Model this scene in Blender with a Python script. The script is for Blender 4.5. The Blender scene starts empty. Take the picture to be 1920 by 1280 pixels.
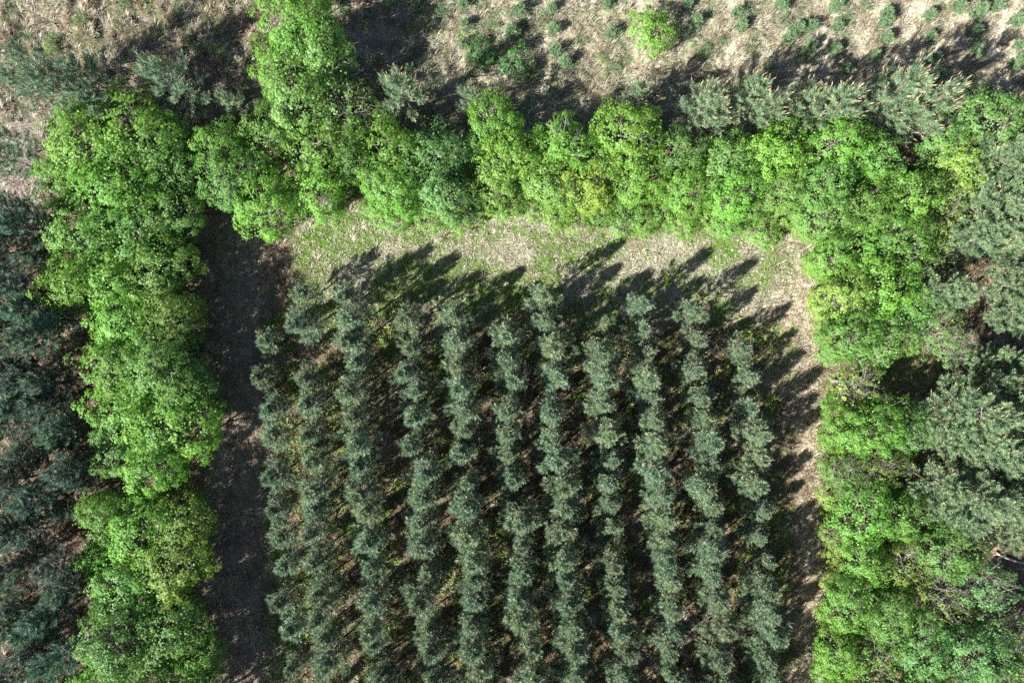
import bpy, math, random
import numpy as np
from mathutils import Vector, Matrix

# ------------------------------------------------------------------ scene, camera, light
S = bpy.context.scene
COL = S.collection
H_CAM = 65.0          # metres above the ground, looking straight down
FPX = 1280.0          # focal length in photo pixels (24 mm on a 36 mm wide frame, 1920 px)
SUN_EL = math.radians(35.5)
SHADOW_AZ = math.radians(36)      # shadows fall towards the upper right

def at(u, v, h=0.0):
    """A point of the photograph, taken to be h metres above the ground, in metres."""
    k = (H_CAM - h) / FPX
    return (u - 960.0) * k, (640.0 - v) * k

cam_d = bpy.data.cameras.new("camera")
cam_d.sensor_width = 36; cam_d.lens = 24; cam_d.clip_end = 4000
cam = bpy.data.objects.new("camera", cam_d); COL.objects.link(cam)
cam.location = (0, 0, H_CAM); cam.rotation_euler = (0, 0, 0)
S.camera = cam

d = Vector((math.cos(SHADOW_AZ) * math.cos(SUN_EL), math.sin(SHADOW_AZ) * math.cos(SUN_EL), -math.sin(SUN_EL)))
sun_d = bpy.data.lights.new("sun", 'SUN')
sun_d.energy = 5.0; sun_d.angle = math.radians(0.53); sun_d.color = (1.0, 0.975, 0.935)
sun = bpy.data.objects.new("sun", sun_d); COL.objects.link(sun)
sun.location = (-60, -45, 70)
sun.rotation_euler = d.to_track_quat('-Z', 'Y').to_euler()

W = bpy.data.worlds.new("World"); S.world = W; W.use_nodes = True
nt = W.node_tree; nt.nodes.clear()
sky = nt.nodes.new('ShaderNodeTexSky'); sky.sky_type = 'NISHITA'; sky.sun_disc = False
sky.sun_elevation = SUN_EL; sky.sun_rotation = math.atan2(-d.x, -d.y)
sky.air_density = 0.75; sky.dust_density = 0.6; sky.ozone_density = 0.5
bg = nt.nodes.new('ShaderNodeBackground'); bg.inputs[1].default_value = 0.05
wo = nt.nodes.new('ShaderNodeOutputWorld')
nt.links.new(sky.outputs[0], bg.inputs[0]); nt.links.new(bg.outputs[0], wo.inputs[0])

S.view_settings.view_transform = 'Standard'; S.view_settings.look = 'None'
S.view_settings.exposure = 1.78; S.view_settings.gamma = 1.0
S.render.engine = 'CYCLES'
S.cycles.max_bounces = 6; S.cycles.diffuse_bounces = 3; S.cycles.glossy_bounces = 2
S.cycles.transmission_bounces = 5; S.cycles.use_denoising = False
S.render.film_transparent = False

# ------------------------------------------------------------------ noise
def sm(a, b, x):
    t = np.clip((np.asarray(x, float) - a) / (b - a), 0, 1)
    return t * t * (3 - 2 * t)

def vnoise(x, y, seed=0):
    x = np.asarray(x, float); y = np.asarray(y, float)
    xi = np.floor(x).astype(np.int64); yi = np.floor(y).astype(np.int64)
    fx = x - xi; fy = y - yi
    fx = fx * fx * (3 - 2 * fx); fy = fy * fy * (3 - 2 * fy)
    def h(a, b):
        n = (a * 374761393 + b * 668265263 + seed * 1442695041) & 0xffffffff
        n = ((n ^ (n >> 13)) * 1274126177) & 0xffffffff
        n = n ^ (n >> 16)
        return (n & 0xffff) / 65535.0
    a = h(xi, yi) * (1 - fx) + h(xi + 1, yi) * fx
    b = h(xi, yi + 1) * (1 - fx) + h(xi + 1, yi + 1) * fx
    return a * (1 - fy) + b * fy

def fbm(x, y, seed=0, o=3):
    s = 0; a = 0.5; t = 0
    for i in range(o):
        s = s + a * vnoise(x * 2 ** i, y * 2 ** i, seed + i * 17); t += a; a *= 0.5
    return s / t

# ------------------------------------------------------------------ mesh helpers
class MB:
    """Collects vertices, quads and triangles (numpy blocks) for one mesh."""
    def __init__(s): s.v = []; s.f = []; s.m = []; s.t = []; s.n = 0
    def add(s, v, f, mat=0, tint=None):
        v = np.asarray(v, np.float32).reshape(-1, 3); f = np.asarray(f, np.int64)
        s.v.append(v); s.f.append(f + s.n); s.n += len(v)
        s.m.append(np.full(len(f), mat, np.int32))
        s.t.append(np.full(len(f), 0.5, np.float32) if tint is None else np.broadcast_to(np.asarray(tint, np.float32), (len(f),)))
    def tube(s, pts, rad, sides=5, mat=0, tint=None):
        pts = np.asarray(pts, float); k = len(pts)
        tan = np.gradient(pts, axis=0); tan /= np.linalg.norm(tan, axis=1)[:, None] + 1e-9
        ref = np.where(np.abs(tan[:, 2:3]) > 0.9, np.array([[1.0, 0, 0]]), np.array([[0, 0, 1.0]]))
        a = np.cross(tan, ref); a /= np.linalg.norm(a, axis=1)[:, None] + 1e-9
        b = np.cross(tan, a)
        an = np.arange(sides) / sides * 2 * math.pi
        ring = pts[:, None, :] + np.asarray(rad, float)[:, None, None] * (a[:, None, :] * np.cos(an)[None, :, None] + b[:, None, :] * np.sin(an)[None, :, None])
        i = np.arange(k - 1)[:, None] * sides; j = np.arange(sides)[None, :]; j2 = (j + 1) % sides
        f = np.stack([i + j, i + j2, i + sides + j2, i + sides + j], -1).reshape(-1, 4)
        s.add(ring, f, mat, tint)
    def mesh(s, name, mats, smooth=True):
        me = bpy.data.meshes.new(name)
        v = np.concatenate(s.v); 
        faces = np.concatenate(s.f)          # all quads
        me.vertices.add(len(v)); me.vertices.foreach_set('co', v.ravel())
        nf = len(faces)
        me.loops.add(nf * 4); me.loops.foreach_set('vertex_index', faces.astype(np.int32).ravel())
        me.polygons.add(nf); me.polygons.foreach_set('loop_start', np.arange(nf, dtype=np.int32) * 4)
        for m in mats: me.materials.append(m)
        me.polygons.foreach_set('material_index', np.concatenate(s.m))
        at_ = me.attributes.new('tint', 'FLOAT', 'FACE'); at_.data.foreach_set('value', np.concatenate(s.t).astype(np.float32))
        me.update(calc_edges=True)
        if smooth: me.polygons.foreach_set('use_smooth', np.ones(nf, bool))
        return me

def norm(a): return a / (np.linalg.norm(a, axis=-1, keepdims=True) + 1e-9)

def frames(n, rng):
    """Random orthonormal frames (N,3,3), third axis n."""
    n = norm(n); r = rng.normal(size=n.shape); x = norm(np.cross(n, r)); y = np.cross(n, x)
    return np.stack([x, y, n], -1)        # columns

def place(tv, tf, pos, fr, sc):
    """Copies of a template (tv, tf) -> vertices, faces."""
    N = len(pos); K = len(tv)
    v = np.einsum('nij,kj->nki', fr, tv) * np.asarray(sc)[:, None, None] + pos[:, None, :]
    f = tf[None] + (np.arange(N) * K)[:, None, None]
    return v.reshape(-1, 3), f.reshape(-1, tf.shape[1])

# ------------------------------------------------------------------ materials
def new_mat(name):
    m = bpy.data.materials.new(name); m.use_nodes = True
    m.node_tree.nodes.clear(); return m, m.node_tree
def N(nt, t, **k):
    n = nt.nodes.new(t)
    for a, b in k.items(): setattr(n, a, b)
    return n
def ramp(nt, stops):
    r = N(nt, 'ShaderNodeValToRGB'); e = r.color_ramp.elements
    while len(e) < len(stops): e.new(0.5)
    for i, (p, c) in enumerate(stops): e[i].position = p; e[i].color = (*c, 1)
    return r
def mul(nt, a, b):
    m = N(nt, 'ShaderNodeMix', data_type='RGBA', blend_type='MULTIPLY'); m.inputs[0].default_value = 1.0
    nt.links.new(a, m.inputs[6]); nt.links.new(b, m.inputs[7]); return m.outputs[2]

def leaf_mat(name, stops, transl=0.35, gloss=0.06, rough=0.45, obcol=True):
    m, nt = new_mat(name); L = nt.links.new
    a = N(nt, 'ShaderNodeAttribute', attribute_name='tint')
    r = ramp(nt, stops); L(a.outputs['Fac'], r.inputs[0])
    c = r.outputs[0]
    if obcol:
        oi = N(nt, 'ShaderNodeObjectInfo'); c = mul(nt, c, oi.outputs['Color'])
    df = N(nt, 'ShaderNodeBsdfDiffuse'); tr = N(nt, 'ShaderNodeBsdfTranslucent'); gl = N(nt, 'ShaderNodeBsdfGlossy')
    gl.inputs['Roughness'].default_value = rough; gl.inputs['Color'].default_value = (0.9, 0.95, 1, 1)
    L(c, df.inputs[0]); L(c, tr.inputs[0])
    m1 = N(nt, 'ShaderNodeMixShader'); m1.inputs[0].default_value = transl
    L(df.outputs[0], m1.inputs[1]); L(tr.outputs[0], m1.inputs[2])
    m2 = N(nt, 'ShaderNodeMixShader'); m2.inputs[0].default_value = gloss
    L(m1.outputs[0], m2.inputs[1]); L(gl.outputs[0], m2.inputs[2])
    o = N(nt, 'ShaderNodeOutputMaterial'); L(m2.outputs[0], o.inputs[0])
    return m

def bark_mat(name, c1, c2, scale=6):
    m, nt = new_mat(name); L = nt.links.new
    tc = N(nt, 'ShaderNodeTexCoord'); nz = N(nt, 'ShaderNodeTexNoise'); nz.inputs['Scale'].default_value = scale; nz.inputs['Detail'].default_value = 5
    L(tc.outputs['Object'], nz.inputs['Vector'])
    r = ramp(nt, [(0.3, c1), (0.7, c2)]); L(nz.outputs['Fac'], r.inputs[0])
    b = N(nt, 'ShaderNodeBsdfPrincipled'); b.inputs['Roughness'].default_value = 0.9
    L(r.outputs[0], b.inputs['Base Color'])
    bp = N(nt, 'ShaderNodeBump'); bp.inputs['Strength'].default_value = 0.5; bp.inputs['Distance'].default_value = 0.03
    L(nz.outputs['Fac'], bp.inputs['Height']); L(bp.outputs[0], b.inputs['Normal'])
    o = N(nt, 'ShaderNodeOutputMaterial'); L(b.outputs[0], o.inputs[0]); return m

M_LEAF = leaf_mat('broadleaf_foliage', [(0.0, (0.080, 0.170, 0.030)), (0.45, (0.150, 0.310, 0.048)), (0.8, (0.21, 0.38, 0.068)), (1.0, (0.32, 0.44, 0.12))], 0.48, 0.02)
M_NEEDLE = leaf_mat('pine_needles', [(0.0, (0.045, 0.088, 0.044)), (0.5, (0.122, 0.195, 0.106)), (1.0, (0.255, 0.33, 0.175))], 0.15, 0.03, 0.5)
M_BUD = leaf_mat('pine_buds', [(0.0, (0.28, 0.20, 0.11)), (1.0, (0.46, 0.36, 0.22))], 0.0, 0.02, 0.6, obcol=False)
M_OAKBARK = bark_mat('pale_lichen_bark', (0.085, 0.080, 0.055), (0.27, 0.265, 0.205))
M_PINEBARK = bark_mat('pine_bark', (0.12, 0.085, 0.065), (0.30, 0.25, 0.21))
M_DEAD = bark_mat('dead_wood', (0.25, 0.22, 0.19), (0.50, 0.47, 0.42))
M_DRY = leaf_mat('dry_grass_blades', [(0.0, (0.13, 0.105, 0.065)), (0.5, (0.32, 0.28, 0.19)), (1.0, (0.54, 0.50, 0.37))], 0.2, 0.03, 0.5, obcol=False)
M_GREEN = leaf_mat('green_grass_blades', [(0.0, (0.06, 0.15, 0.02)), (0.5, (0.115, 0.24, 0.035)), (1.0, (0.25, 0.30, 0.05))], 0.3, 0.03, 0.5, obcol=False)
M_LITTER = leaf_mat('fallen_leaves', [(0.0, (0.10, 0.06, 0.035)), (0.5, (0.23, 0.155, 0.095)), (1.0, (0.40, 0.31, 0.21))], 0.1, 0.03, 0.5, obcol=False)

# ------------------------------------------------------------------ broadleaf tree
def rosette_template(k, L, w, up, rng):
    v = []; f = []
    for i in range(k):
        a = i / k * 2 * math.pi + rng.uniform(-.35, .35); l = L * rng.uniform(.75, 1.15); ww = w * rng.uniform(.8, 1.15); e = up + rng.uniform(-.25, .35)
        di = np.array([math.cos(a) * math.cos(e), math.sin(a) * math.cos(e), math.sin(e)]); si = np.array([-math.sin(a), math.cos(a), 0])
        dr = np.array([0, 0, -0.18 * l]); b = len(v)
        v += [di * l * .1, di * l * .6 + si * ww / 2 + np.array([0, 0, .15 * ww]), di * l + dr, di * l * .6 - si * ww / 2 + np.array([0, 0, .15 * ww])]
        f.append([b, b + 1, b + 2, b + 3])
    return np.array(v), np.array(f)

def bez(a, b, c, n):
    t = np.linspace(0, 1, n)[:, None]; return (1 - t) ** 2 * a + 2 * t * (1 - t) * b + t * t * c

def broadleaf(seed, H, R, low=0.25, nlimb=11, nsec=15, dens=44, lobe=0.155, leaf=0.092, bare=0.0, flat=0.75):
    """trunk mesh, branch mesh, crown mesh of one broad-leaved tree of height H and crown radius R."""
    rng = np.random.default_rng(seed)
    zc = H * (0.5 + low * 0.42); rz = (H - zc) * 0.97
    ph = rng.uniform(0, 6.28, 4)
    def env(dr):
        az = np.arctan2(dr[..., 1], dr[..., 0])
        m = 1 + .13 * np.cos(2 * az + ph[0]) + .12 * np.cos(3 * az + ph[1]) + .10 * np.cos(5 * az + ph[2])
        return np.array([0, 0, zc]) + dr * np.array([R, R, rz]) * m[..., None]
    tr = MB(); br = MB(); cr = MB()
    lean = rng.normal(size=2) * 0.04 * H
    tz = np.linspace(0, zc * 1.02, 7)
    tp = np.stack([lean[0] * (tz / H) ** 1.5 + .05 * np.sin(tz * 1.3 + ph[0]), lean[1] * (tz / H) ** 1.5 + .05 * np.cos(tz * 1.1 + ph[1]), tz], -1)
    r0 = 0.02 * H + 0.02
    tr.tube(tp, np.linspace(1, .5, 7) ** 1.2 * r0 * np.array([1.35, 1.05, 1, 1, 1, 1, 1]), 8)
    lobes = []
    for k in range(nlimb):
        az = k * 2.39996 + rng.uniform(-.4, .4)
        el = math.asin(np.clip(-0.15 + 1.1 * (k + .5) / nlimb + rng.uniform(-.12, .12), -.4, .98))
        dr = np.array([math.cos(az) * math.cos(el), math.sin(az) * math.cos(el), math.sin(el)])
        end = env(dr) * rng.uniform(.72, .86) + np.array([0, 0, zc]) * .0
        t0 = rng.uniform(.45, .98); i0 = t0 * 6; ia = int(min(i0, 5)); st = tp[ia] * (1 - (i0 - ia)) + tp[ia + 1] * (i0 - ia)
        ctl = (st + end) / 2 + np.array([0, 0, .12 * R]) + rng.normal(size=3) * .08 * R
        P = bez(st, ctl, end, 7); P[1:-1] += rng.normal(size=(5, 3)) * .025 * R
        br.tube(P, np.linspace(r0 * .42, r0 * .13, 7), 5)
        lobes.append((end, dr))
        for j in range(nsec):
            t = rng.uniform(.35, .95); q = P[int(t * 6)]
            d2 = norm(dr + rng.normal(size=3) * .55); 
            if d2[2] < -.35: d2[2] *= -.4
            e2 = env(norm(d2)) * rng.uniform(.70, 1.03)
            e2 = np.where(np.linalg.norm(e2 - q) > .9 * R, q + norm(e2 - q) * .9 * R, e2)
            c2 = (q + e2) / 2 + rng.normal(size=3) * .07 * R
            Q = bez(q, c2, e2, 5); br.tube(Q, np.linspace(r0 * .17, .012, 5), 4)
            lobes.append((e2, norm(d2)))
    pos = []; nor = []; tint = []
    for (c, dr) in lobes:
        lr = R * lobe * rng.uniform(.75, 1.25)
        b = rng.uniform() < bare
        n = int(dens * (lr / .5) ** 2 * (.12 if b else 1) * rng.uniform(.75, 1.2))
        g = norm(rng.normal(size=(n, 3))); s = g @ dr
        g = np.where((s < -.35)[:, None], -g, g)
        g[:, 2] = np.where(g[:, 2] < -.5, -g[:, 2], g[:, 2])
        p = c + g * lr * rng.uniform(.45, 1.05, (n, 1)) * np.array([1, 1, flat])
        pos.append(p)
        nor.append(norm(g * .45 + dr * .6 + np.array([0, 0, .3]) + rng.normal(size=(n, 3)) * .24))
        tint.append(np.clip(rng.normal(.47, .1) + rng.normal(size=n) * .13, 0, 1))
        for q in range(4 if b else (1 if rng.uniform() < .6 else 0)):                      # twigs inside the lobe
            e = c + norm(rng.normal(size=3) + dr) * lr * 1.0
            mid = (c + e) / 2 + rng.normal(size=3) * .06
            br.tube(np.array([c - dr * lr * .3, mid, e]), [.012, .008, .004], 3)
    # loose leaves between the lobes, over the whole crown
    n = int(sum(len(p) for p in pos) * .08); g = norm(rng.normal(size=(n, 3)) + np.array([0, 0, .35])); g[:, 2] = np.where(g[:, 2] < -.3, -g[:, 2], g[:, 2])
    q0 = env(g); pos.append(np.array([0, 0, zc]) + (q0 - np.array([0, 0, zc])) * rng.uniform(.55, 1.04, (n, 1)) ** .7)
    nor.append(norm(g * .5 + np.array([0, 0, .6]) + rng.normal(size=(n, 3)) * .4)); tint.append(np.clip(.45 + rng.normal(size=n) * .2, 0, 1))
    pos = np.concatenate(pos); nor = np.concatenate(nor); tint = np.concatenate(tint)
    ks = rng.integers(0, 3, len(pos))
    for q in range(3):
        tv, tf = rosette_template(6, leaf, leaf * .62, .25, rng); w = ks == q
        if not w.any(): continue
        v, f = place(tv, tf, pos[w], frames(nor[w], rng), rng.uniform(.75, 1.3, w.sum()))
        tt = np.repeat(tint[w], len(tf)) + rng.normal(size=w.sum() * len(tf)) * .06
        cr.add(v, f, 0, np.clip(tt, 0, 1))
    return tr.mesh('broadleaf_trunk', [M_OAKBARK]), br.mesh('broadleaf_branches', [M_OAKBARK]), cr.mesh('broadleaf_crown', [M_LEAF], False)

# ------------------------------------------------------------------ pine tree
def needle_templates(rng, nb, ln, wd, shoot):
    out = []
    for q in range(3):
        v = []; f = []
        for i in range(nb):
            s = (i + rng.uniform(0, 1)) / nb
            a = i * 2.39996 + rng.uniform(-.3, .3)
            op = math.radians(22 + 48 * (1 - s) + rng.uniform(-10, 10))
            ax = np.array([math.cos(a) * math.sin(op), math.sin(a) * math.sin(op), math.cos(op)])
            o = np.array([0, 0, shoot * s]); l = ln * rng.uniform(.8, 1.15)
            si = norm(np.array([-math.sin(a), math.cos(a), 0]) + rng.normal(size=3) * .35) * wd / 2
            b = len(v); v += [o - si * .5, o + si * .5, o + ax * l * .6 + si, o + ax * l - si * .1]
            f.append([b, b + 1, b + 2, b + 3])
        out.append((np.array(v), np.array(f)))
    return out

def pine(seed, H, R, base=0.35, gap=0.5, nper=5, step=0.27, nb=22, ln=0.24, wd=0.034, shoot=0.30, top_pow=.75, deadwhorls=2, sidef=1.0, bud=1.0):
    rng = np.random.default_rng(seed)
    tr = MB(); br = MB(); cr = MB()
    n = 9; tz = np.linspace(0, H * .97, n); ph = rng.uniform(0, 6.28, 2); am = .012 * H
    ctr = lambda z: np.array([am * math.sin(z / H * 3.6 + ph[0]) - am * math.sin(ph[0]), am * math.cos(z / H * 3.1 + ph[1]) - am * math.cos(ph[1]), z])
    tp = np.array([ctr(z) for z in tz]); r0 = .011 * H + .025
    tr.tube(tp, np.linspace(1, .14, n) * r0 * np.array([1.3] + [1] * (n - 1)), 7)
    P = []; D = []; T = []; tips = []; tipd = []
    z = base * H; kk = rng.uniform(0, 6)
    dead = [base * H - gap * (i + 1) for i in range(deadwhorls) if base * H - gap * (i + 1) > .4]
    for z_ in dead:
        for q in range(4):
            az = rng.uniform(0, 6.28); l = R * rng.uniform(.35, .75)
            e = ctr(z_) + np.array([math.cos(az) * l, math.sin(az) * l, rng.uniform(-.1, .25) * l])
            br.tube(np.array([ctr(z_), (ctr(z_) + e) / 2 + rng.normal(size=3) * .05, e]), [.022, .014, .006], 3)
    while z < H - .25:
        t = (z - base * H) / (H - base * H)
        prof = R * ((1 - t) ** top_pow * .92 + .08) * (1 if t > .12 else .8)
        m = nper + (1 if rng.uniform() < .4 else 0)
        for q in range(m):
            az = kk + q / m * 6.283 + rng.uniform(-.3, .3)
            l = prof * rng.uniform(.48, 1.22); el = math.radians(5 + 50 * t + rng.uniform(-8, 10))
            o = np.array([math.cos(az), math.sin(az), 0]); c0 = ctr(z)
            e = c0 + o * l * math.cos(el) + np.array([0, 0, l * math.sin(el)])
            ctl = c0 + o * l * .6 * math.cos(el) + np.array([0, 0, l * math.sin(el) * .3 - .05 * l])
            ns = max(5, int(l / step) + 3); B = bez(c0, ctl, e, ns)
            br.tube(B, np.linspace(.012 + .012 * l, .006, ns), 4)
            bd = norm(np.gradient(B, axis=0))
            for i in range(1, ns):
                f = i / (ns - 1)
                if f < .28 and rng.uniform() < .65: continue
                last = i == ns - 1
                side = norm(np.cross(bd[i], [0, 0, 1.0]))
                for sgn in ((0,) if last else (1, -1)):
                    if last:
                        P.append(B[i]); D.append(norm(bd[i] + np.array([0, 0, .35]))); T.append(.62); tips.append(B[i]); tipd.append(D[-1]); continue
                    if rng.uniform() < .12: continue
                    sd = norm(bd[i] * rng.uniform(.6, 1.0) + side * sgn * rng.uniform(.5, 1.0) + np.array([0, 0, rng.uniform(.1, .6)]))
                    sl = sidef * l * (.30 * (1 - abs(f - .55)) ) * rng.uniform(.5, 1.1)
                    e2 = B[i] + sd * sl
                    if sl > .12: br.tube(np.array([B[i], e2]), [.009, .005], 3)
                    P.append(e2); D.append(norm(sd + np.array([0, 0, .3]) + rng.normal(size=3) * .12)); T.append(.52)
                    if sl > .38:
                        P.append(B[i] + sd * sl * .5); D.append(norm(sd + rng.normal(size=3) * .4 + np.array([0, 0, .3]))); T.append(.42)  # inner shoots get a lower tint, shade of the crown interior painted in
                    if rng.uniform() < .4: tips.append(e2); tipd.append(D[-1])
        kk += 1.1; z += gap * rng.uniform(.8, 1.2) * (1 - .35 * t)
    for q in range(3):
        P.append(ctr(H * .97 - q * .18)); D.append(norm(np.array([0, 0, 1.0]) + rng.normal(size=3) * .15)); T.append(.6)
    tips.append(ctr(H * .97)); tipd.append(np.array([0, 0, 1.0]))
    P = np.array(P); D = np.array(D); T = np.array(T); ks = rng.integers(0, 3, len(P))
    tm = needle_templates(rng, nb, ln, wd, shoot)
    for q in range(3):
        w = ks == q; tv, tf = tm[q]
        v, f = place(tv, tf, P[w] - D[w] * .08, frames(D[w], rng), rng.uniform(.75, 1.25, w.sum()))
        tt = np.repeat(T[w] + rng.normal(size=w.sum()) * .21, len(tf)) + rng.normal(size=w.sum() * len(tf)) * .1
        cr.add(v, f, 0, np.clip(tt, 0, 1))
    tips = np.array(tips); tipd = np.array(tipd)
    cv = np.array([[0, 0, shoot * .8], [.018, 0, shoot + .06], [0, 0, shoot + .20], [-.018, 0, shoot + .06],
                   [0, 0, shoot * .8], [0, .018, shoot + .06], [0, 0, shoot + .20], [0, -.018, shoot + .06]]); cf = np.array([[0, 1, 2, 3], [4, 5, 6, 7]])
    v, f = place(cv, cf, tips, frames(tipd, rng), bud * rng.uniform(.8, 1.25, len(tips)))
    cr.add(v, f, 1, np.repeat(rng.uniform(0, 1, len(tips)), 2))
    return tr.mesh('pine_trunk', [M_PINEBARK]), br.mesh('pine_branches', [M_PINEBARK]), cr.mesh('pine_crown', [M_NEEDLE, M_BUD], False)

# ------------------------------------------------------------------ bushes, dead wood
def bush(seed, H, R, dens=60, leaf=.075, bare=.05):
    rng = np.random.default_rng(seed); st = MB(); fo = MB()
    pos = []; nor = []; tint = []
    for k in range(11):
        az = k * 2.4 + rng.uniform(-.4, .4); rr = R * math.sqrt((k + .5) / 11) * rng.uniform(.6, 1.15)
        top = np.array([math.cos(az) * rr, math.sin(az) * rr, H * (1 - .5 * (rr / R) ** 2) * rng.uniform(.75, 1.0)])
        b = np.array([math.cos(az) * .12, math.sin(az) * .12, 0])
        B = bez(b, np.array([top[0] * .4, top[1] * .4, top[2] * .7]), top, 5); st.tube(B, np.linspace(.03, .008, 5), 4)
        for q in range(3):
            e = top + rng.normal(size=3) * R * .2; st.tube(np.array([B[3], e]), [.010, .005], 3)
        lr = R * .34 * rng.uniform(.5, 1.3); n = int(dens * (lr / .5) ** 2 * rng.uniform(.6, 1.2))
        g = norm(rng.normal(size=(n, 3))); g[:, 2] = np.where(g[:, 2] < -.4, -g[:, 2], g[:, 2])
        pos.append(top + g * lr * rng.uniform(.4, 1.05, (n, 1)) - np.array([0, 0, lr * .25])); nor.append(norm(g * .5 + np.array([0, 0, .6]) + rng.normal(size=(n, 3)) * .4))
        tint.append(np.clip(rng.normal(.5, .08) + rng.normal(size=n) * .17, 0, 1))
    pos = np.concatenate(pos); pos[:, 2] = np.maximum(pos[:, 2], .05); nor = np.concatenate(nor); tint = np.concatenate(tint)
    tv, tf = rosette_template(5, leaf, leaf * .6, .3, rng)
    v, f = place(tv, tf, pos, frames(nor, rng), rng.uniform(.7, 1.3, len(pos))); fo.add(v, f, 0, np.repeat(tint, len(tf)))
    return st.mesh('bush_stems', [M_OAKBARK]), fo.mesh('bush_foliage', [M_LEAF], False)

def twiggy(seed, H, R, n=14):
    """A leafless grey bush."""
    rng = np.random.default_rng(seed); m = MB(); t = MB()
    for k in range(n):
        az = k * 2.4 + rng.uniform(-.4, .4); e = np.array([math.cos(az) * R * rng.uniform(.4, 1), math.sin(az) * R * rng.uniform(.4, 1), H * rng.uniform(.6, 1)])
        B = bez(np.zeros(3) + rng.normal(size=3) * [.06, .06, 0], e * [.3, .3, .6], e, 6); m.tube(B, np.linspace(.035, .014, 6), 4)
        for q in range(9):
            s = B[rng.integers(2, 6)]; d2 = norm(e + rng.normal(size=3) * .9 * R + [0, 0, .3]); l = R * rng.uniform(.25, .55)
            mid = s + d2 * l * .5 + rng.normal(size=3) * .05; t.tube(np.array([s, mid, s + d2 * l]), [.016, .012, .007], 3)
    return m.mesh('bare_stems', [M_DEAD]), t.mesh('bare_twigs', [M_DEAD])

def log_mesh(seed, L, r):
    rng = np.random.default_rng(seed); m = MB(); t = MB()
    x = np.linspace(0, L, 9); P = np.stack([x, .04 * L * np.sin(x / L * 4 + seed), r + .12 + .02 * L * np.sin(x / L * 3)], -1)
    m.tube(P, np.linspace(r, r * .3, 9), 7)
    for q in range(9):
        i = rng.integers(3, 9); l = L * rng.uniform(.1, .25); a = rng.choice([-1, 1]) * rng.uniform(.4, 1.0)
        e = P[i] + np.array([math.cos(a) * l, math.sin(a) * l, rng.uniform(-.05, .3) * l])
        t.tube(np.array([P[i], (P[i] + e) / 2 + rng.normal(size=3) * .04, e]), [r * .3, r * .2, .008], 4)
        for w in range(2):
            e2 = (P[i] + e) / 2 + np.array([math.cos(a * 2) * l * .4, math.sin(a * 2) * l * .4, rng.uniform(0, .2)])
            t.tube(np.array([(P[i] + e) / 2, e2]), [r * .15, .006], 3)
    return m.mesh('fallen_log', [M_DEAD]), t.mesh('fallen_log_branches', [M_DEAD])

# ------------------------------------------------------------------ the ground
def zones(x, y):
    """What covers the ground at (x, y) in metres."""
    u = 960 + x * FPX / H_CAM; v = 640 - y * FPX / H_CAM
    wu = (fbm(x * .25, y * .25, 3) - .5) * 90; wv = (fbm(x * .25, y * .25, 9) - .5) * 70
    U = u + wu; V = v + wv
    field = 1 - sm(225, 275, V)
    straw = field * sm(620, 900, U)
    heath = field * (1 - sm(620, 900, U))
    clear = sm(540, 590, U) * (1 - sm(1480, 1560, U)) * sm(350, 385, V) * (1 - sm(540, 640, V))
    clear = np.maximum(clear, sm(560, 600, u) * (1 - sm(1480, 1540, u)) * sm(370, 390, v) * (1 - sm(500, 540, v)))
    track = np.exp(-((u + wu * .25 - 1524 - (v - 900) * .012) / 26.0) ** 2) * sm(430, 560, v)
    track = np.maximum(track, sm(1420, 1480, U) * (1 - sm(1540, 1580, U)) * sm(400, 450, v) * (1 - sm(700, 760, v)) * .9)
    plant = sm(480, 520, u) * (1 - sm(1470, 1500, u)) * sm(520, 600, V)
    left = (1 - sm(180, 230, u)) * sm(330, 420, V)
    return dict(u=u, v=v, uw=u + wu * .9, vw=v + wv * .9, field=field, straw=straw, heath=heath, clear=clear, track=track, plant=plant, left=left)

FURROWS = [690, 855, 1020, 1190, 1362, 1540, 1700, 1870]
def height(x, y):
    z = zones(x, y); u, v = z['u'], z['v']
    h = (fbm(x * .5, y * .5, 21) - .5) * .22 + (fbm(x * 2.2, y * 2.2, 31, 2) - .5) * .10
    fur = 0
    for f in FURROWS: fur = fur - .16 * np.exp(-((u - f + (v - 100) * .04) / 8.0) ** 2)
    h = h + fur * z['straw']
    h = h + z['heath'] * (sm(.45, .75, fbm(x * .9, y * .9, 52)) * .45 + (fbm(x * 1.7, y * 1.7, 55, 2) - .5) * .2)
    h = h + z['clear'] * (vnoise(x * 3.2, y * 3.2, 5) ** 2 - .3) * .10
    return h * (1 - sm(70, 110, np.maximum(abs(x), abs(y))))

gx = np.concatenate([[-1500, -700, -300, -160, -110], np.arange(-78, 78.01, .32), [110, 160, 300, 700, 1500]])
gy = np.concatenate([[-1500, -700, -300, -150, -90], np.arange(-58, 58.01, .32), [90, 150, 300, 700, 1500]])
GX, GY = np.meshgrid(gx, gy); GZ = height(GX, GY)
ny, nx = GX.shape
gm = MB(); idx = np.arange(nx * ny).reshape(ny, nx)
gm.add(np.stack([GX, GY, GZ], -1), np.stack([idx[:-1, :-1], idx[:-1, 1:], idx[1:, 1:], idx[1:, :-1]], -1).reshape(-1, 4))

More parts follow.
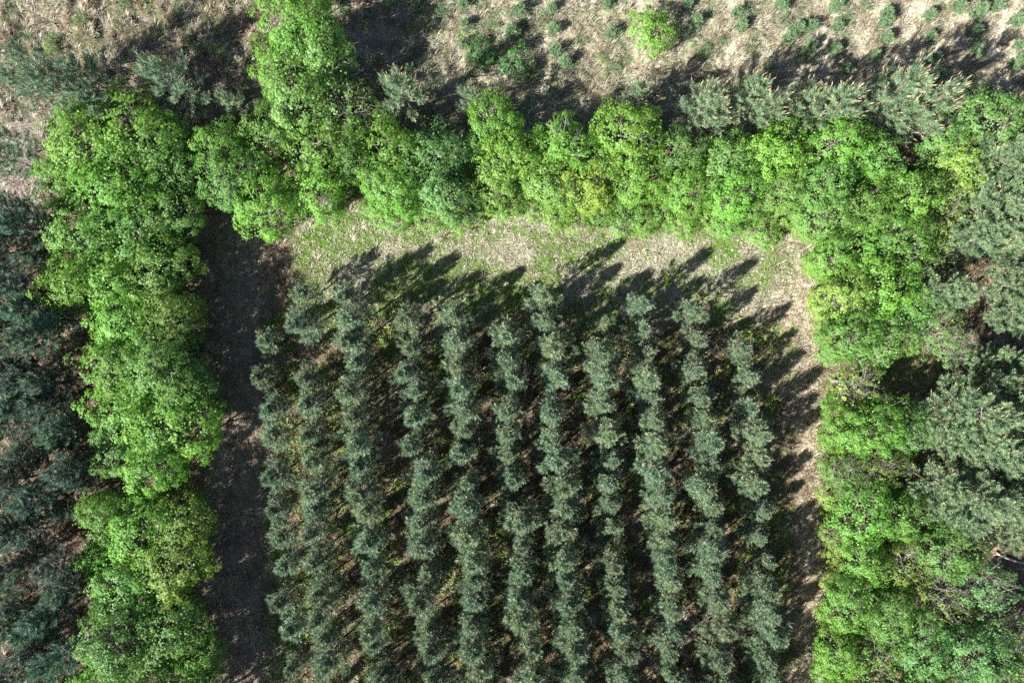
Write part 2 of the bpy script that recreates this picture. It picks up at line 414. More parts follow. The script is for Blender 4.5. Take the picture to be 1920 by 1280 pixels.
def ground_mat():
    m, nt = new_mat('forest_floor'); L = nt.links.new
    a = N(nt, 'ShaderNodeAttribute', attribute_name='cover'); g = N(nt, 'ShaderNodeAttribute', attribute_name='greenness')
    tc = N(nt, 'ShaderNodeTexCoord')
    def noise(s, det=4, ro=.6):
        n = N(nt, 'ShaderNodeTexNoise'); n.inputs['Scale'].default_value = s; n.inputs['Detail'].default_value = det; n.inputs['Roughness'].default_value = ro
        L(tc.outputs['Object'], n.inputs['Vector']); return n.outputs['Fac']
    n1 = noise(4.5); n2 = noise(.7); n3 = noise(14, 3)
    r1 = ramp(nt, [(0.32, (.50, .46, .42)), (.5, (.95, .95, .95)), (.68, (1.45, 1.42, 1.36))]); L(n1, r1.inputs[0])
    r2 = ramp(nt, [(0.35, (.78, .76, .74)), (.65, (1.18, 1.18, 1.18))]); L(n2, r2.inputs[0])
    r3 = ramp(nt, [(0.35, (.62, .60, .58)), (.65, (1.3, 1.3, 1.3))]); L(n3, r3.inputs[0])
    c = mul(nt, mul(nt, mul(nt, a.outputs['Color'], r1.outputs[0]), r2.outputs[0]), r3.outputs[0])
    gr = ramp(nt, [(.3, (.05, .10, .015)), (.7, (.13, .24, .03))]); L(n3, gr.inputs[0])
    n4 = noise(1.6, 5, .65)
    ad = N(nt, 'ShaderNodeMath', operation='ADD'); L(n4, ad.inputs[0]); L(g.outputs['Fac'], ad.inputs[1])
    rr = ramp(nt, [(.88, (0, 0, 0)), (1.06, (1, 1, 1))]); L(ad.outputs[0], rr.inputs[0])
    mx = N(nt, 'ShaderNodeMix', data_type='RGBA'); L(rr.outputs[0], mx.inputs[0]); L(c, mx.inputs[6]); L(gr.outputs[0], mx.inputs[7])
    b = N(nt, 'ShaderNodeBsdfDiffuse'); b.inputs['Roughness'].default_value = .6; L(mx.outputs[2], b.inputs[0])
    bp = N(nt, 'ShaderNodeBump'); bp.inputs['Strength'].default_value = .9; bp.inputs['Distance'].default_value = .12
    L(n1, bp.inputs['Height']); L(bp.outputs[0], b.inputs['Normal'])
    o = N(nt, 'ShaderNodeOutputMaterial'); L(b.outputs[0], o.inputs[0]); return m
g_me = gm.mesh('ground', [ground_mat()])
z = zones(GX, GY)
def lay(c, w, col): return c * (1 - w[..., None]) + np.array(col) * w[..., None]
cov = np.broadcast_to(np.array([.140, .108, .076]), GX.shape + (3,)).copy()
cov = lay(cov, z['left'], (.125, .092, .064))  # brown litter, darkened to paint in shade under the left stand
cov = lay(cov, z['plant'], (.105, .092, .052))  # greenish litter, with the shade between the rows put into its colour
wd = 1 - np.maximum(z['field'], z['clear'])
cov = lay(cov, wd * sm(.52, .64, fbm(GX * .55, GY * .55, 64)) * .7, (.075, .060, .045))
cov = lay(cov, wd * sm(.54, .66, fbm(GX * .45, GY * .45, 65)) * .6, (.10, .115, .05))
cov = lay(cov, wd * sm(.55, .68, fbm(GX * .65, GY * .65, 66)) * .8, (.27, .225, .16))
cov = lay(cov, z['heath'], (.215, .195, .148))
hp = fbm(GX * .30, GY * .30, 61); hq = fbm(GX * .42, GY * .42, 62); hr = fbm(GX * .18, GY * .18, 63)
cov = lay(cov, z['heath'] * sm(.50, .62, hp) * .8, (.130, .115, .096))
cov = lay(cov, z['heath'] * sm(.54, .62, hq) * .8, (.125, .145, .070))
cov = lay(cov, z['heath'] * sm(.55, .68, hr) * .9, (.33, .305, .24))
cov = lay(cov, (1 - sm(30, 120, z['uw'])) * sm(200, 260, z['vw']) * (1 - sm(400, 470, z['v'])) * .8, (.36, .34, .31))
cov = lay(cov, (1 - sm(470, 540, z['uw'])) * sm(360, 400, z['uw']) * sm(380, 440, z['v']) * .8, (.30, .265, .205))
cov = lay(cov, z['straw'], (.29, .275, .195))
cov = lay(cov, z['straw'] * sm(1250, 1750, z['u']), (.365, .335, .25))
cov = lay(cov, sm(1510, 1570, z['uw']) * (1 - sm(1740, 1880, z['uw'])) * sm(380, 440, z['vw']) * .75 * sm(.3, .6, fbm(GX * .5, GY * .5, 93)), (.17, .185, .075))
cov = lay(cov, z['clear'], (.255, .258, .182))
cov = lay(cov, z['track'], (.39, .335, .25))
for f in FURROWS:
    cov = lay(cov, z['straw'] * .8 * np.exp(-((z['u'] - f + (z['v'] - 100) * .04) / 9.0) ** 2), (.40, .365, .29))
grn = .18 * z['plant'] + .62 * z['clear'] * (fbm(GX * .35, GY * .35, 77) * 2.0 - .5) + .10 * z['heath'] + .12 * z['straw'] * (1 - sm(1300, 1700, z['u'])) + .12
grn = grn - .3 * z['track'] - .15 * z['left']
ca = g_me.color_attributes.new('cover', 'FLOAT_COLOR', 'POINT')
ca.data.foreach_set('color', np.concatenate([cov, np.ones(GX.shape + (1,))], -1).astype(np.float32).ravel())
ga = g_me.attributes.new('greenness', 'FLOAT', 'POINT'); ga.data.foreach_set('value', np.clip(grn, 0, 1).astype(np.float32).ravel())
ground = bpy.data.objects.new('ground', g_me); COL.objects.link(ground); ground['kind'] = 'structure'
ground['label'] = 'forest floor of litter, dry straw and patchy grass'

# ------------------------------------------------------------------ ground cover nobody could count
def tuft(rng, n, l, w, spread, lean):
    v = []; f = []
    for i in range(n):
        a = rng.uniform(0, 6.283); e = rng.uniform(.25, 1.2); ll = l * rng.uniform(.6, 1.2)
        o = np.array([math.cos(a), math.sin(a), 0]) * spread * rng.uniform(0, 1)
        dv = np.array([math.cos(a) * math.cos(e) + lean[0], math.sin(a) * math.cos(e) + lean[1], math.sin(e)]); dv = norm(dv)
        si = np.array([-math.sin(a), math.cos(a), 0]) * w / 2
        m = o + dv * ll * .55; t = o + dv * ll * .85 + np.array([math.cos(a) * ll * .2, math.sin(a) * ll * .2, -.10 * ll])
        b = len(v); v += [o - si, o + si, m + si * .8, m - si * .8, t + si * .2, t - si * .2]; f += [[b, b + 1, b + 2, b + 3], [b + 3, b + 2, b + 4, b + 5]]
    return np.array(v), np.array(f)

def scatter(name, label, mat, dens, fn, l, w, nb, spread, seed, tint0=.5, lean=(0, 0), sc=(.6, 1.4)):
    rng = np.random.default_rng(seed); X0, X1, Y0, Y1 = -54, 54, -37, 37
    n = int((X1 - X0) * (Y1 - Y0) * dens); x = rng.uniform(X0, X1, n); y = rng.uniform(Y0, Y1, n)
    p = fn(zones(x, y), x, y); k = rng.uniform(size=n) < p; x = x[k]; y = y[k]
    P = np.stack([x, y, height(x, y) - .01], -1); mb = MB(); ks = rng.integers(0, 4, len(x))
    patch = fbm(x * .6, y * .6, seed + 5) - .5
    for q in range(4):
        tv, tf = tuft(rng, nb, l, w, spread, lean); wq = ks == q
        up = np.stack([rng.normal(size=wq.sum()) * .12, rng.normal(size=wq.sum()) * .12, np.ones(wq.sum())], -1)
        if lean != (0, 0):
            a = rng.normal(size=wq.sum()) * .5; c, s = np.cos(a), np.sin(a); o = np.zeros_like(a)
            fr = np.stack([np.stack([c, -s, o], -1), np.stack([s, c, o], -1), np.stack([o, o, o + 1], -1)], 1)
        else: fr = frames(up, rng)
        v, f = place(tv, tf, P[wq], fr, rng.uniform(*sc, wq.sum()))
        t = tint0 + rng.normal(size=wq.sum()) * .2 + patch[wq] * .7
        mb.add(v, f, 0, np.clip(np.repeat(t, len(tf)), 0, 1))
    o = bpy.data.objects.new(name, mb.mesh(name, [mat], False)); COL.objects.link(o)
    o['kind'] = 'stuff'; o['label'] = label; o['category'] = name.replace('_', ' ')
    return len(x)

cl = lambda a: np.clip(a, 0, 1)
def furrow_mask(z):
    return z['straw'] * sum(np.exp(-((z['u'] - f + (z['v'] - 100) * .04) / 7.0) ** 2) for f in FURROWS)
scatter('dry_grass', 'pale dry straw grass over the field and heath', M_DRY, 9,
        lambda z, x, y: (1 - .85 * furrow_mask(z)) * cl(z['straw'] * .85 + z['heath'] * .55 + z['track'] * .5 + .10) * sm(.38, .58, fbm(x * 1.1, y * 1.1, 41)), .72, .034, 14, .16, 1, .56, (.35, .25))
scatter('stubble', 'short dry stubble over the clearing', M_DRY, 15,
        lambda z, x, y: cl(z['clear'] * .95 + z['track'] * .3), .20, .034, 8, .09, 2, .62)
scatter('heather', 'brown heather on the heath', M_LITTER, 8,
        lambda z, x, y: cl(z['heath'] * .9 + z['straw'] * .15 + .22 * (1 - z['field'] - z['clear'])) * sm(.48, .60, fbm(x * .9, y * .9, 52)), .50, .036, 12, .20, 3, .34)
scatter('heath_grass', 'dull green tussocks among the heather', M_GREEN, 8,
        lambda z, x, y: cl(z['heath'] * .9 + z['straw'] * .5 * (1 - sm(900, 1300, z['u']))) * sm(.55, .64, fbm(x * .75, y * .75, 58)), .45, .034, 12, .18, 13, .30)
scatter('green_grass', 'fresh green grass in patches', M_GREEN, 20,
        lambda z, x, y: cl(z['clear'] * sm(.34, .56, fbm(x * .35, y * .35, 77)) * 1.0 + z['plant'] * .5 * sm(.45, .6, fbm(x * .4, y * .4, 78)) + z['heath'] * .35 * sm(.46, .6, fbm(x * .5, y * .5, 79)) + z['straw'] * .75 * (1 - sm(1000, 1700, z['u'])) * sm(.42, .56, fbm(x * .5, y * .5, 79)) + .03 + sm(1500, 1550, z['u']) * (1 - sm(1780, 1860, z['u'])) * sm(380, 440, z['v']) * .5), .17, .030, 8, .09, 4, .5)
scatter('leaf_litter', 'fallen brown leaves and needles under the trees', M_LITTER, 16,
        lambda z, x, y: cl(1 - z['field'] - z['clear'] * .75), .12, .055, 5, .14, 5, .45)
scatter('brushy_growth', 'dry brushy growth along the strip inside the left-hand belt', M_DRY, 6,
        lambda z, x, y: sm(370, 400, z['uw']) * (1 - sm(480, 540, z['uw'])) * sm(390, 430, z['v']) * sm(.42, .56, fbm(x * .7, y * .7, 91)), .38, .034, 10, .14, 15, .42)
M_SAGE = leaf_mat('sage_green_blades', [(0.0, (0.09, 0.13, 0.06)), (0.5, (0.15, 0.205, 0.10)), (1.0, (0.25, 0.30, 0.16))], 0.25, 0.03, 0.5, obcol=False)
def rows_mask(z):
    q = (z['u'] + (z['v'] - 100) * .04 - 690) / 170.0 * 2
    return z['straw'] * np.exp(-(((q % 1) - .5) / .17) ** 2)
scatter('row_growth', 'grey green young growth in lines over the dry field', M_SAGE, 14,
        lambda z, x, y: cl(rows_mask(z) * sm(.40, .56, fbm(x * .7, y * .7, 95)) * 1.1), .40, .034, 11, .16, 16, .5, (.3, .22))
scatter('ferns', 'low yellow green undergrowth between the pine rows', M_GREEN, 5,
        lambda z, x, y: cl(z['plant'] * .8) * sm(.50, .60, .16 * (1 - sm(600, 860, z['u'])) + fbm(x * .3, y * .3, 88)), .42, .075, 9, .10, 6, .68)

# ------------------------------------------------------------------ things
THINGS = []
def mesh_child(name, me, parent, color=None):
    o = bpy.data.objects.new(name, me); COL.objects.link(o); o.parent = parent
    if color is not None: o.color = (*color, 1)
    return o
def thing(name, cat, u, v, hc, parts, scale=1, rot=None, zs=1.0, color=(1, 1, 1), group=None, label=None, rng=random):
    """Stands where the photograph shows its crown (u, v), hc metres up."""
    x, y = at(u, v, hc)
    e = bpy.data.objects.new(name, None); COL.objects.link(e)
    e.empty_display_size = .3
    e.location = (x, y, float(height(np.array([x]), np.array([y]))[0]) - .03)
    e.rotation_euler = (0, 0, rng.uniform(0, 6.283) if rot is None else rot)
    e.scale = (scale, scale, scale * zs)
    e['category'] = cat
    if group: e['group'] = group
    if label: e['label'] = label
    for n, me in parts:
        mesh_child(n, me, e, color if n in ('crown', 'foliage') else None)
    e['uv'] = (u, v)
    THINGS.append(e); return e

ORD = ['first', 'second', 'third', 'fourth', 'fifth', 'sixth', 'seventh', 'eighth', 'ninth', 'tenth', 'eleventh', 'twelfth', 'thirteenth', 'fourteenth', 'fifteenth',
       'sixteenth', 'seventeenth', 'eighteenth', 'nineteenth', 'twentieth'] + ['twenty-' + w for w in ('first', 'second', 'third', 'fourth', 'fifth', 'sixth', 'seventh', 'eighth', 'ninth')] + ['thirtieth'] + \
      ['thirty-' + w for w in ('first', 'second', 'third', 'fourth', 'fifth', 'sixth', 'seventh', 'eighth', 'ninth')]
def look(c):
    r, g, b = c
    if r > 1.35: return 'yellow green'
    if g < .82: return 'dark green'
    if b > 1.6: return 'bluish green'
    if g > 1.12: return 'bright green'
    return 'fresh green'

rnd = random.Random(11)
# ---- kinds
TRUNKS = ('trunk', 'branches', 'crown')
PINES = [list(zip(TRUNKS, pine(100 + i, 6.6, 1.75, .33, .55, 5, .38, 26, .27, .040, .30))) for i in range(8)]
BIG_PINES = [list(zip(TRUNKS, pine(200 + i, 10.5, 2.9, .40, .75, 5, .32, 30, .27, .045, .36, .55, 5, .85, 1.1))) for i in range(4)]
SPREAD_PINES = [list(zip(TRUNKS, pine(300 + i, 8.0, 2.7, .28, .92, 4, .27, 28, .27, .038, .38, .5, 1, .55, 1.45))) for i in range(5)]
SAPLINGS = [list(zip(TRUNKS, pine(400 + i, 1.15, .62, .08, .22, 5, .2, 18, .17, .026, .2, .8, 0, 1, .45))) for i in range(3)]
OAKS = [list(zip(TRUNKS, broadleaf(500 + i, 8.0, 3.0, .25))) for i in range(6)]
AIRY = [list(zip(TRUNKS, broadleaf(600 + i, 7.5, 2.8, .25, 11, 13, 27, .14, .090, .25))) for i in range(3)]
BARE = [list(zip(TRUNKS, broadleaf(700 + i, 7.0, 2.7, .25, 12, 12, 24, .13, .090, .45))) for i in range(2)]
SMALL = [list(zip(TRUNKS, broadleaf(800 + i, 3.6, 1.7, .05, 9, 9, 48, .20, .080))) for i in range(4)]
BUSHES = [list(zip(('stems', 'foliage'), bush(900 + i, 1.25, 1.15))) for i in range(4)]
TWIGGY = [list(zip(('stems', 'twigs'), twiggy(950 + i, 2.4, 1.5))) for i in range(2)]
LOGS = [list(zip(('log', 'branches'), log_mesh(970 + i, 5.0, .13))) for i in range(2)]

# ---- the plantation: rows of pines (crown centres in the photograph)
ROWS = [  # u at v=650, u at v=1280, then v of the first tree, spacing
    (500, 545, 640, 64), (572, 625, 552, 46), (662, 715, 560, 43), (768, 812, 605, 43), (858, 900, 595, 43), (948, 995, 632, 43),
    (1032, 1078, 560, 43), (1124, 1172, 598, 43), (1213, 1264, 572, 43), (1308, 1352, 588, 43), (1398, 1444, 652, 48)]
PC = 4.35
for r, (ua, ub, v0, sp) in enumerate(ROWS):
    v = v0; k = 0
    while v < 1500:
        if r == 1 and 625 < v < 700: v = 712
        u = ua + (ub - ua) * (v - 650) / 630 + rnd.uniform(-11, 11)
        s = rnd.uniform(.80, 1.16) * (.86 if r == 0 else 1) * (.9 if k == 0 else 1) * (.93 if r == 10 else 1)
        g = rnd.uniform(.86, 1.12); yl = rnd.uniform(-.06, .08)
        thing('pine_tree', 'pine tree', u, v, PC * s, PINES[rnd.randrange(8)], s, None, rnd.uniform(.9, 1.12), (g + yl, g, g - yl),
              'young pines planted in rows', f'{ORD[k]} pine from the clearing in the {ORD[r]} plantation row counted from the left', rnd)
        v += sp * rnd.uniform(.8, 1.2) * (1.35 if rnd.random() < .06 else 1); k += 1

# ---- broadleaf belts: (u, v, crown radius in px, look, kind)
B = 'bright'; F = 'fresh'; D_ = 'dark'; Y = 'yellow'; U_ = 'blue'; O = 'olive'
LOOKS = {B: (1.10, 1.18, 1.0), F: (.98, 1.0, 1.1), D_: (.78, .82, .9), Y: (1.42, 1.16, 1.15), U_: (.95, 1.0, 1.5), O: (1.14, .94, .9)}
NAMES = {B: 'bright green', F: 'fresh green', D_: 'deep green', Y: 'yellow green', U_: 'bluish green', O: 'olive green'}
LEFT = [(160, 268, 72, B), (258, 252, 80, B), (128, 335, 58, F), (225, 345, 78, B), (322, 300, 58, D_), (155, 430, 66, B), (245, 435, 78, F), (318, 395, 60, D_),  # dark looks on the inner side put belt shade into the crown tint
        (138, 530, 56, B), (205, 520, 66, B), (300, 500, 66, F), (235, 595, 70, B), (325, 600, 58, O), (225, 685, 66, B), (305, 680, 66, F), (348, 730, 56, F),
        (245, 765, 70, B), (335, 795, 74, B), (225, 835, 56, F), (290, 870, 56, B), (205, 965, 48, F), (270, 990, 66, B), (345, 985, 60, O), (190, 1040, 40, B),
        (325, 1060, 66, O), (245, 1105, 72, B), (225, 1195, 70, F), (325, 1185, 72, F), (380, 1235, 44, B), (195, 1275, 56, B), (295, 1290, 74, F), (240, 1370, 70, B), (350, 1370, 66, F)]
TOP = [(560, 42, 70, B), (535, 115, 58, B), (600, 95, 62, F), (560, 185, 66, F), (640, 205, 70, F), (600, 275, 66, F), (505, 245, 52, F), (415, 275, 48, B), (440, 335, 62, F), (500, 385, 60, B), (600, 355, 60, B), (668, 300, 44, D_),
       (735, 290, 66, B), (815, 300, 68, U_), (740, 355, 56, B), (835, 362, 56, U_), (925, 235, 56, B), (958, 300, 66, B), (930, 345, 50, Y), (1060, 275, 56, B), (1035, 335, 58, F), (1105, 345, 54, Y),
       (1178, 255, 62, B), (1200, 330, 60, B), (1130, 300, 44, F), (1275, 290, 50, D_), (1290, 345, 58, B), (1370, 300, 58, F), (1380, 360, 50, B), (1455, 285, 58, B), (1470, 345, 56, F),
       (1570, 275, 62, B), (1635, 300, 48, F), (1545, 345, 52, F)]
RIGHT = [(u + (14 if u < 1612 and v > 460 else 0), v, r, k) for u, v, r, k in [(1800, 215, 50, U_), (1868, 235, 62, U_), (1775, 275, 46, U_), (1800, 310, 60, Y), (1770, 365, 55, Y), (1700, 370, 56, B), (1620, 385, 62, F), (1550, 400, 52, F), (1760, 430, 55, Y), (1690, 450, 60, F),
         (1610, 470, 60, B), (1545, 480, 42, B), (1730, 490, 50, F), (1650, 540, 62, B), (1565, 555, 52, Y), (1715, 570, 48, F), (1580, 625, 52, F), (1655, 630, 58, F), (1760, 620, 52, U_), (1800, 655, 44, U_),
         (1600, 720, 56, Y), (1570, 800, 46, B), (1635, 800, 60, B), (1700, 800, 46, U_), (1570, 890, 44, F), (1645, 880, 52, O), (1605, 965, 58, B), (1685, 965, 50, F), (1560, 1010, 34, Y),
         (1620, 1045, 46, B), (1700, 1055, 56, O), (1780, 1030, 56, F), (1850, 1095, 56, U_), (1775, 1120, 54, O), (1580, 1130, 50, B), (1665, 1150, 56, F), (1875, 1180, 50, U_), (1560, 1225, 46, B),
         (1640, 1240, 62, F), (1735, 1215, 62, U_), (1830, 1225, 62, U_), (1900, 1275, 55, F), (1600, 1330, 60, B), (1720, 1320, 62, F), (1820, 1340, 62, F)]]
SPARSE = {(1760, 620), (1800, 655), (1614, 720), (1645, 880), (1700, 1055), (1775, 1120), (1584, 890), (640, 205), (1850, 1095)}
BARES = {(1800, 655), (1775, 1120), (1614, 720)}
def belt(rows, where, group, key, count_from):
    rows = sorted(rows, key=key)
    for i, (u, v, rp, lk) in enumerate(rows):
        kind = BARE if (u, v) in BARES else AIRY if (u, v) in SPARSE or (where == 'right-hand' and i % 4 == 0) else OAKS
        hc = 5.0; rm = rp * (H_CAM - hc) / FPX
        s = rm / 3.0 * 1.02; zs = min(1.3, max(.75, 1.0 / s ** .6)) * rnd.uniform(.88, 1.14)
        c = np.array(LOOKS[lk]) * rnd.uniform(.86, 1.14) * np.array([rnd.uniform(.92, 1.12), 1, rnd.uniform(.85, 1.2)])
        thing('broadleaf_tree', 'tree', u, v, 5.0 * s * zs, kind[rnd.randrange(len(kind))], s, None, zs, tuple(c), group,
              f'{"sparse " if kind is not OAKS else ""}{NAMES[lk]} broadleaf tree, {ORD[i] if i < len(ORD) else "forty-" + ORD[i - 40] if i > 39 else "fortieth"} from the {count_from} of the {where} belt', rnd)
belt(LEFT, 'left-hand', 'broadleaf trees of the left-hand belt', lambda t: t[1], 'top')
belt(TOP, 'upper', 'broadleaf trees of the upper belt', lambda t: t[0], 'left end')
belt(RIGHT, 'right-hand', 'broadleaf trees of the right-hand belt', lambda t: t[1], 'top')

# a lone tree and two small ones in the field
thing('broadleaf_tree', 'tree', 1220, 62, 2.2, SMALL[0], 1.22, 0.4, .95, (1.2, 1.22, 1), None, 'round bright green small tree alone in the dry field', rnd)
thing('broadleaf_tree', 'tree', 968, 115, 1.4, SMALL[1], .98, 1.4, .62, (.75, .88, 1.6), None, 'low bluish green tree in the field just north of the upper belt', rnd)
thing('broadleaf_tree', 'tree', 905, 95, 1.3, SMALL[2], .8, 2.4, .62, (.66, .78, 1.3), None, 'low dark green tree beside the bluish one in the field', rnd)

# ---- light green bushes and saplings along the belts' inner edge
EDGE = [(705, 385), (740, 400), (775, 385), (815, 402), (860, 398), (905, 372), (955, 372), (1000, 385), (1040, 398), (1080, 408), (1120, 395), (1165, 405), (1205, 412), (1250, 398), (1290, 408), (1335, 395), (1370, 415), (1415, 398), (1440, 432), (1480, 400), (1510, 425)]
for i, (u, v) in enumerate(EDGE):
    s = rnd.uniform(.8, 1.05)
    thing('young_broadleaf_tree', 'young tree', u, v, 2.2 * s, SMALL[i % 4], s, None, rnd.uniform(.75, 1.0), (rnd.uniform(1.1, 1.4), rnd.uniform(1.08, 1.2), 1.2), 'young trees along the clearing edge',
          f'low light green young tree on the clearing edge, {ORD[i]} from the left', rnd)
EDGE2 = [(1525, 500), (1530, 560), (1540, 610), (1545, 665), (1550, 760), (1545, 830), (1548, 880), (1550, 930), (1545, 985), (1560, 1045), (1548, 1090), (1545, 1165), (1540, 1215), (1545, 1265), (1600, 435), (1660, 425), (1590, 520), (1620, 600), (1700, 640), (1600, 850), (1680, 860), (1640, 1000), (1720, 1005), (1620, 1090), (1700, 1110), (1740, 1070), (1690, 1200), (1600, 1190)]
for i, (u, v) in enumerate(sorted(EDGE2, key=lambda t: t[1])):
    s = rnd.uniform(.65, .95)
    thing('young_broadleaf_tree', 'young tree', u + (16 if u < 1565 else 0), v, 2.2 * s, SMALL[i % 4], s, None, rnd.uniform(.7, 1.0), (rnd.uniform(1.0, 1.6), rnd.uniform(1.0, 1.2), 1.1), 'young trees along the track edge',
          f'low light green young tree beside the track and right-hand belt, {ORD[i]} from the top', rnd)

# ---- bushes of the heath and the field
BUSH = [(355, 75), (370, 82), (232, 8), (150, 45), (225, 45), (140, 75), (52, 70), (95, 90), (410, 95), (470, 20), (550, 10), (720, 10), (780, 50), (785, 90), (830, 20), (880, 110), (955, 25), (925, 45), (1130, 105), (1150, 125), (1090, 75), (1020, 30),
        (1255, 15), (1300, 65), (1355, 75), (1320, 95), (1410, 92), (1445, 122), (1470, 40), (1400, 20), (1590, 20), (1820, 140), (1850, 165), (330, 15), (15, 20), (1625, 10), (1520, 105), (1785, 15)]
BUSH = sorted(set(BUSH))
for i, (u, v) in enumerate(BUSH):
    s = rnd.uniform(.55, .95)
    col = rnd.choice([(.85, .80, 2.0), (1.0, .85, 1.9), (1.15, .9, 1.5)])
    thing('bush', 'bush', u, v, .6, BUSHES[i % 4], s, None, rnd.uniform(.6, .95), col, 'bushes scattered over the heath and the field',
          f'low green bush in the open ground beyond the upper belt, {ORD[i]} from the left', rnd)

# ---- young pines planted in rows over the field
FIELD = [(782, 3), (868, 6), (872, 46), (868, 82), (975, 20), (960, 60), (1035, 15), (1038, 55), (1042, 95), (1060, 118), (1138, 5), (1148, 62), (1290, 8), (1305, 42), (1385, 22), (1392, 48), (1465, 10), (1480, 70), (1495, 55),
         (1520, 50), (1519, 88), (1566, 12), (1570, 48), (1565, 94), (1662, 25), (1662, 72), (1642, 104), (1660, 40), (1743, 28), (1745, 68), (1750, 110), (1836, 22), (1833, 58), (1832, 94), (1802, 12), (1910, 38), (1915, 82), (1868, 10), (1722, 125), (1762, 140), (1910, 120), (1588, 128)]
FIELD = sorted(set(FIELD))
for i, (u, v) in enumerate(FIELD):
    s = rnd.uniform(.95, 1.4)
    thing('pine_sapling', 'sapling', u, v, .6, SAPLINGS[i % 3], s, None, rnd.uniform(.85, 1.2), (1.05, 1.15, 1.0), 'pine saplings planted over the dry field',
          f'small pine sapling in the dry field, {"forty-" + ORD[i - 40] if i > 39 else "fortieth" if i == 39 else ORD[i]} from the left', rnd)

# ---- pines between the upper belt and the field
UPPER = [(435, 192, 28), (755, 175, 46), (735, 215, 30), (885, 187, 30), (1198, 178, 32), (1318, 205, 44), (1335, 225, 38), (1405, 185, 44), (1440, 205, 44), (1548, 205, 52), (1505, 195, 36), (1672, 180, 52), (1735, 195, 54), (1700, 215, 44)]
for i, (u, v, rp) in enumerate(UPPER):
    rm = rp * 60 / FPX; s = rm / 2.3 * 1.12
    thing('pine_tree', 'pine tree', u, v, 5.4 * s * 1.1, SPREAD_PINES[i % 5], s, None, 1.1, (1.12, 1.12, 1.05), 'pines behind the upper belt', f'grey green pine behind the upper belt, {ORD[i]} from the left', rnd)
HEATH = [(75, 125, 42), (110, 165, 48), (165, 150, 44), (185, 185, 40), (315, 150, 44), (45, 155, 34), (20, 300, 40), (15, 262, 26)]
for i, (u, v, rp) in enumerate(HEATH):
    rm = rp * 60 / FPX; s = rm / 2.3 * 1.15
    thing('pine_tree', 'pine tree', u, v, 5.4 * s * 1.2, SPREAD_PINES[i % 5], s, None, 1.2, (.95, 1.0, 1.05), 'pines on the heath', f'loose dark pine at the edge of the heath, {ORD[sorted(h[0] for h in HEATH).index(u)]} from the left', rnd)

# ---- the tall pine stand outside the left-hand belt
STAND = [(20, 395), (60, 425), (15, 470), (75, 490), (30, 540), (5, 590), (70, 640), (20, 690), (95, 715), (45, 765), (0, 800), (110, 810), (55, 850), (10, 880), (75, 935), (120, 955), (25, 975), (-20, 930), (60, 1040), (5, 1075), (100, 1060), (40, 1130), (90, 1150), (0, 1180), (60, 1215), (110, 1235), (20, 1270),
         (80, 1290), (-60, 640), (-70, 760), (-60, 870), (-75, 1000), (-60, 1110), (-65, 1230), (-50, 1330), (30, 1350), (120, 1345), (-60, 520), (-120, 930), (-120, 1180), (-130, 700), (-120, 1330)]
STAND = sorted(STAND + [(50, 580), (95, 600), (45, 725), (85, 760), (35, 1000), (125, 1100), (20, 905), (60, 1180), (135, 880)], key=lambda t: t[1])
for i, (u, v) in enumerate(STAND):
    s = rnd.uniform(.55, .85)
    thing('pine_tree', 'pine tree', u, v, 7.6 * s, BIG_PINES[i % 4], s, None, rnd.uniform(.95, 1.15), (rnd.uniform(.56, .74), rnd.uniform(.68, .84), rnd.uniform(.78, .95)), 'tall shaded pines outside the left-hand belt',  # crown tints lowered, painting the shade of the stand into the needles
          f'tall shaded pine outside the left-hand belt, {("forty-" + ORD[i - 40]) if i > 39 else "fortieth" if i == 39 else ORD[i]} from the top', rnd)
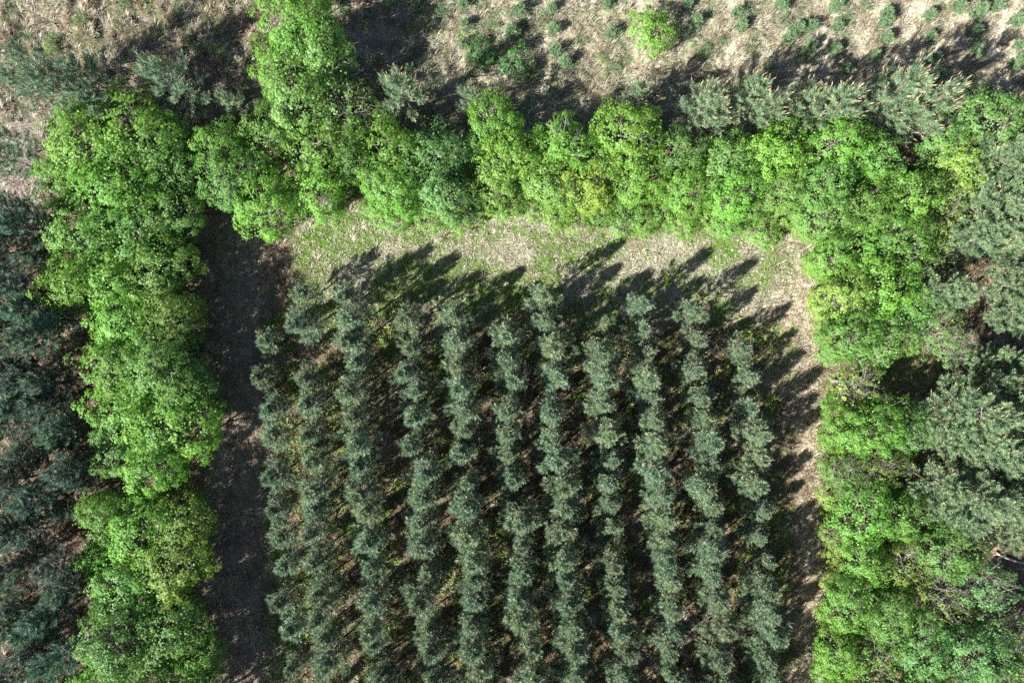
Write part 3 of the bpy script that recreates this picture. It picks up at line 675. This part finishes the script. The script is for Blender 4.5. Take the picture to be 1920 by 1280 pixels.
# ---- the big pines outside the right-hand belt
EAST = [(1885, 300, 56), (1910, 350, 60), (1870, 390, 60), (1900, 440, 60), (1845, 450, 46), (1780, 545, 46), (1735, 540, 30), (1905, 530, 44), (1915, 585, 40), (1905, 690, 50), (1855, 720, 46), (1835, 775, 66), (1895, 780, 66), (1870, 840, 64), (1800, 830, 40),
        (1835, 930, 60), (1775, 910, 46), (1885, 945, 50), (1915, 890, 56), (1800, 970, 40), (1915, 1010, 36), (1960, 420, 60), (1965, 760, 70), (1970, 600, 60), (1965, 920, 60)]
EAST = sorted(EAST, key=lambda t: t[1])
for i, (u, v, rp) in enumerate(EAST):
    rm = rp * 56 / FPX; s = rm / 2.7 * 1.15; zs = min(1.5, .95 / s ** .5)
    thing('pine_tree', 'pine tree', u, v, 7.5 * s * zs, BIG_PINES[(i + 1) % 4], s, None, zs, (1.12, 1.12, 1.0), 'big sunlit pines outside the right-hand belt',
          f'big sunlit pine outside the right-hand belt, {ORD[i]} from the top', rnd)

# ---- bare bushes and fallen wood
TW = [(38, 655, 'bare grey bush among the tall pines, higher of the two left of the left-hand belt'), (82, 912, 'bare grey bush among the tall pines, lower of the two left of the left-hand belt'),
      (1735, 888, 'bare pale bush beside the big pines right of the right-hand belt'), (1700, 1125, 'leafless grey bush in the gap low in the right-hand belt'), (690, 355, 'bare grey bush at the clearing corner of the upper belt'), (1060, 268, 'bare white branches amid the upper belt')]
for i, (u, v, lb) in enumerate(TW):
    thing('bare_bush', 'bare bush', u, v, 1.4 if i != 5 else 6, TWIGGY[i % 2], .75 if i != 5 else 1.1, None, 1 if i != 5 else 2.6, label=lb, rng=rnd)
LG = [(1695, 792, -0.2, 1.1, 'fallen grey trunk pointing to the big pines, beside the right-hand belt'), (1690, 752, .05, 1.0, 'pale fallen branch lying on the brown ground below the sparse trees'), (372, 150, .35, .7, 'pale dead branch lying at the edge of the heath'),
      (1868, 1035, -.35, .9, 'fallen trunk in the dark gap by the right frame edge')]
for i, (u, v, a, s, lb) in enumerate(LG):
    thing('fallen_log', 'fallen log', u, v, .2, LOGS[i % 2], s, a, label=lb, rng=rnd)
for e in THINGS: del e['uv']
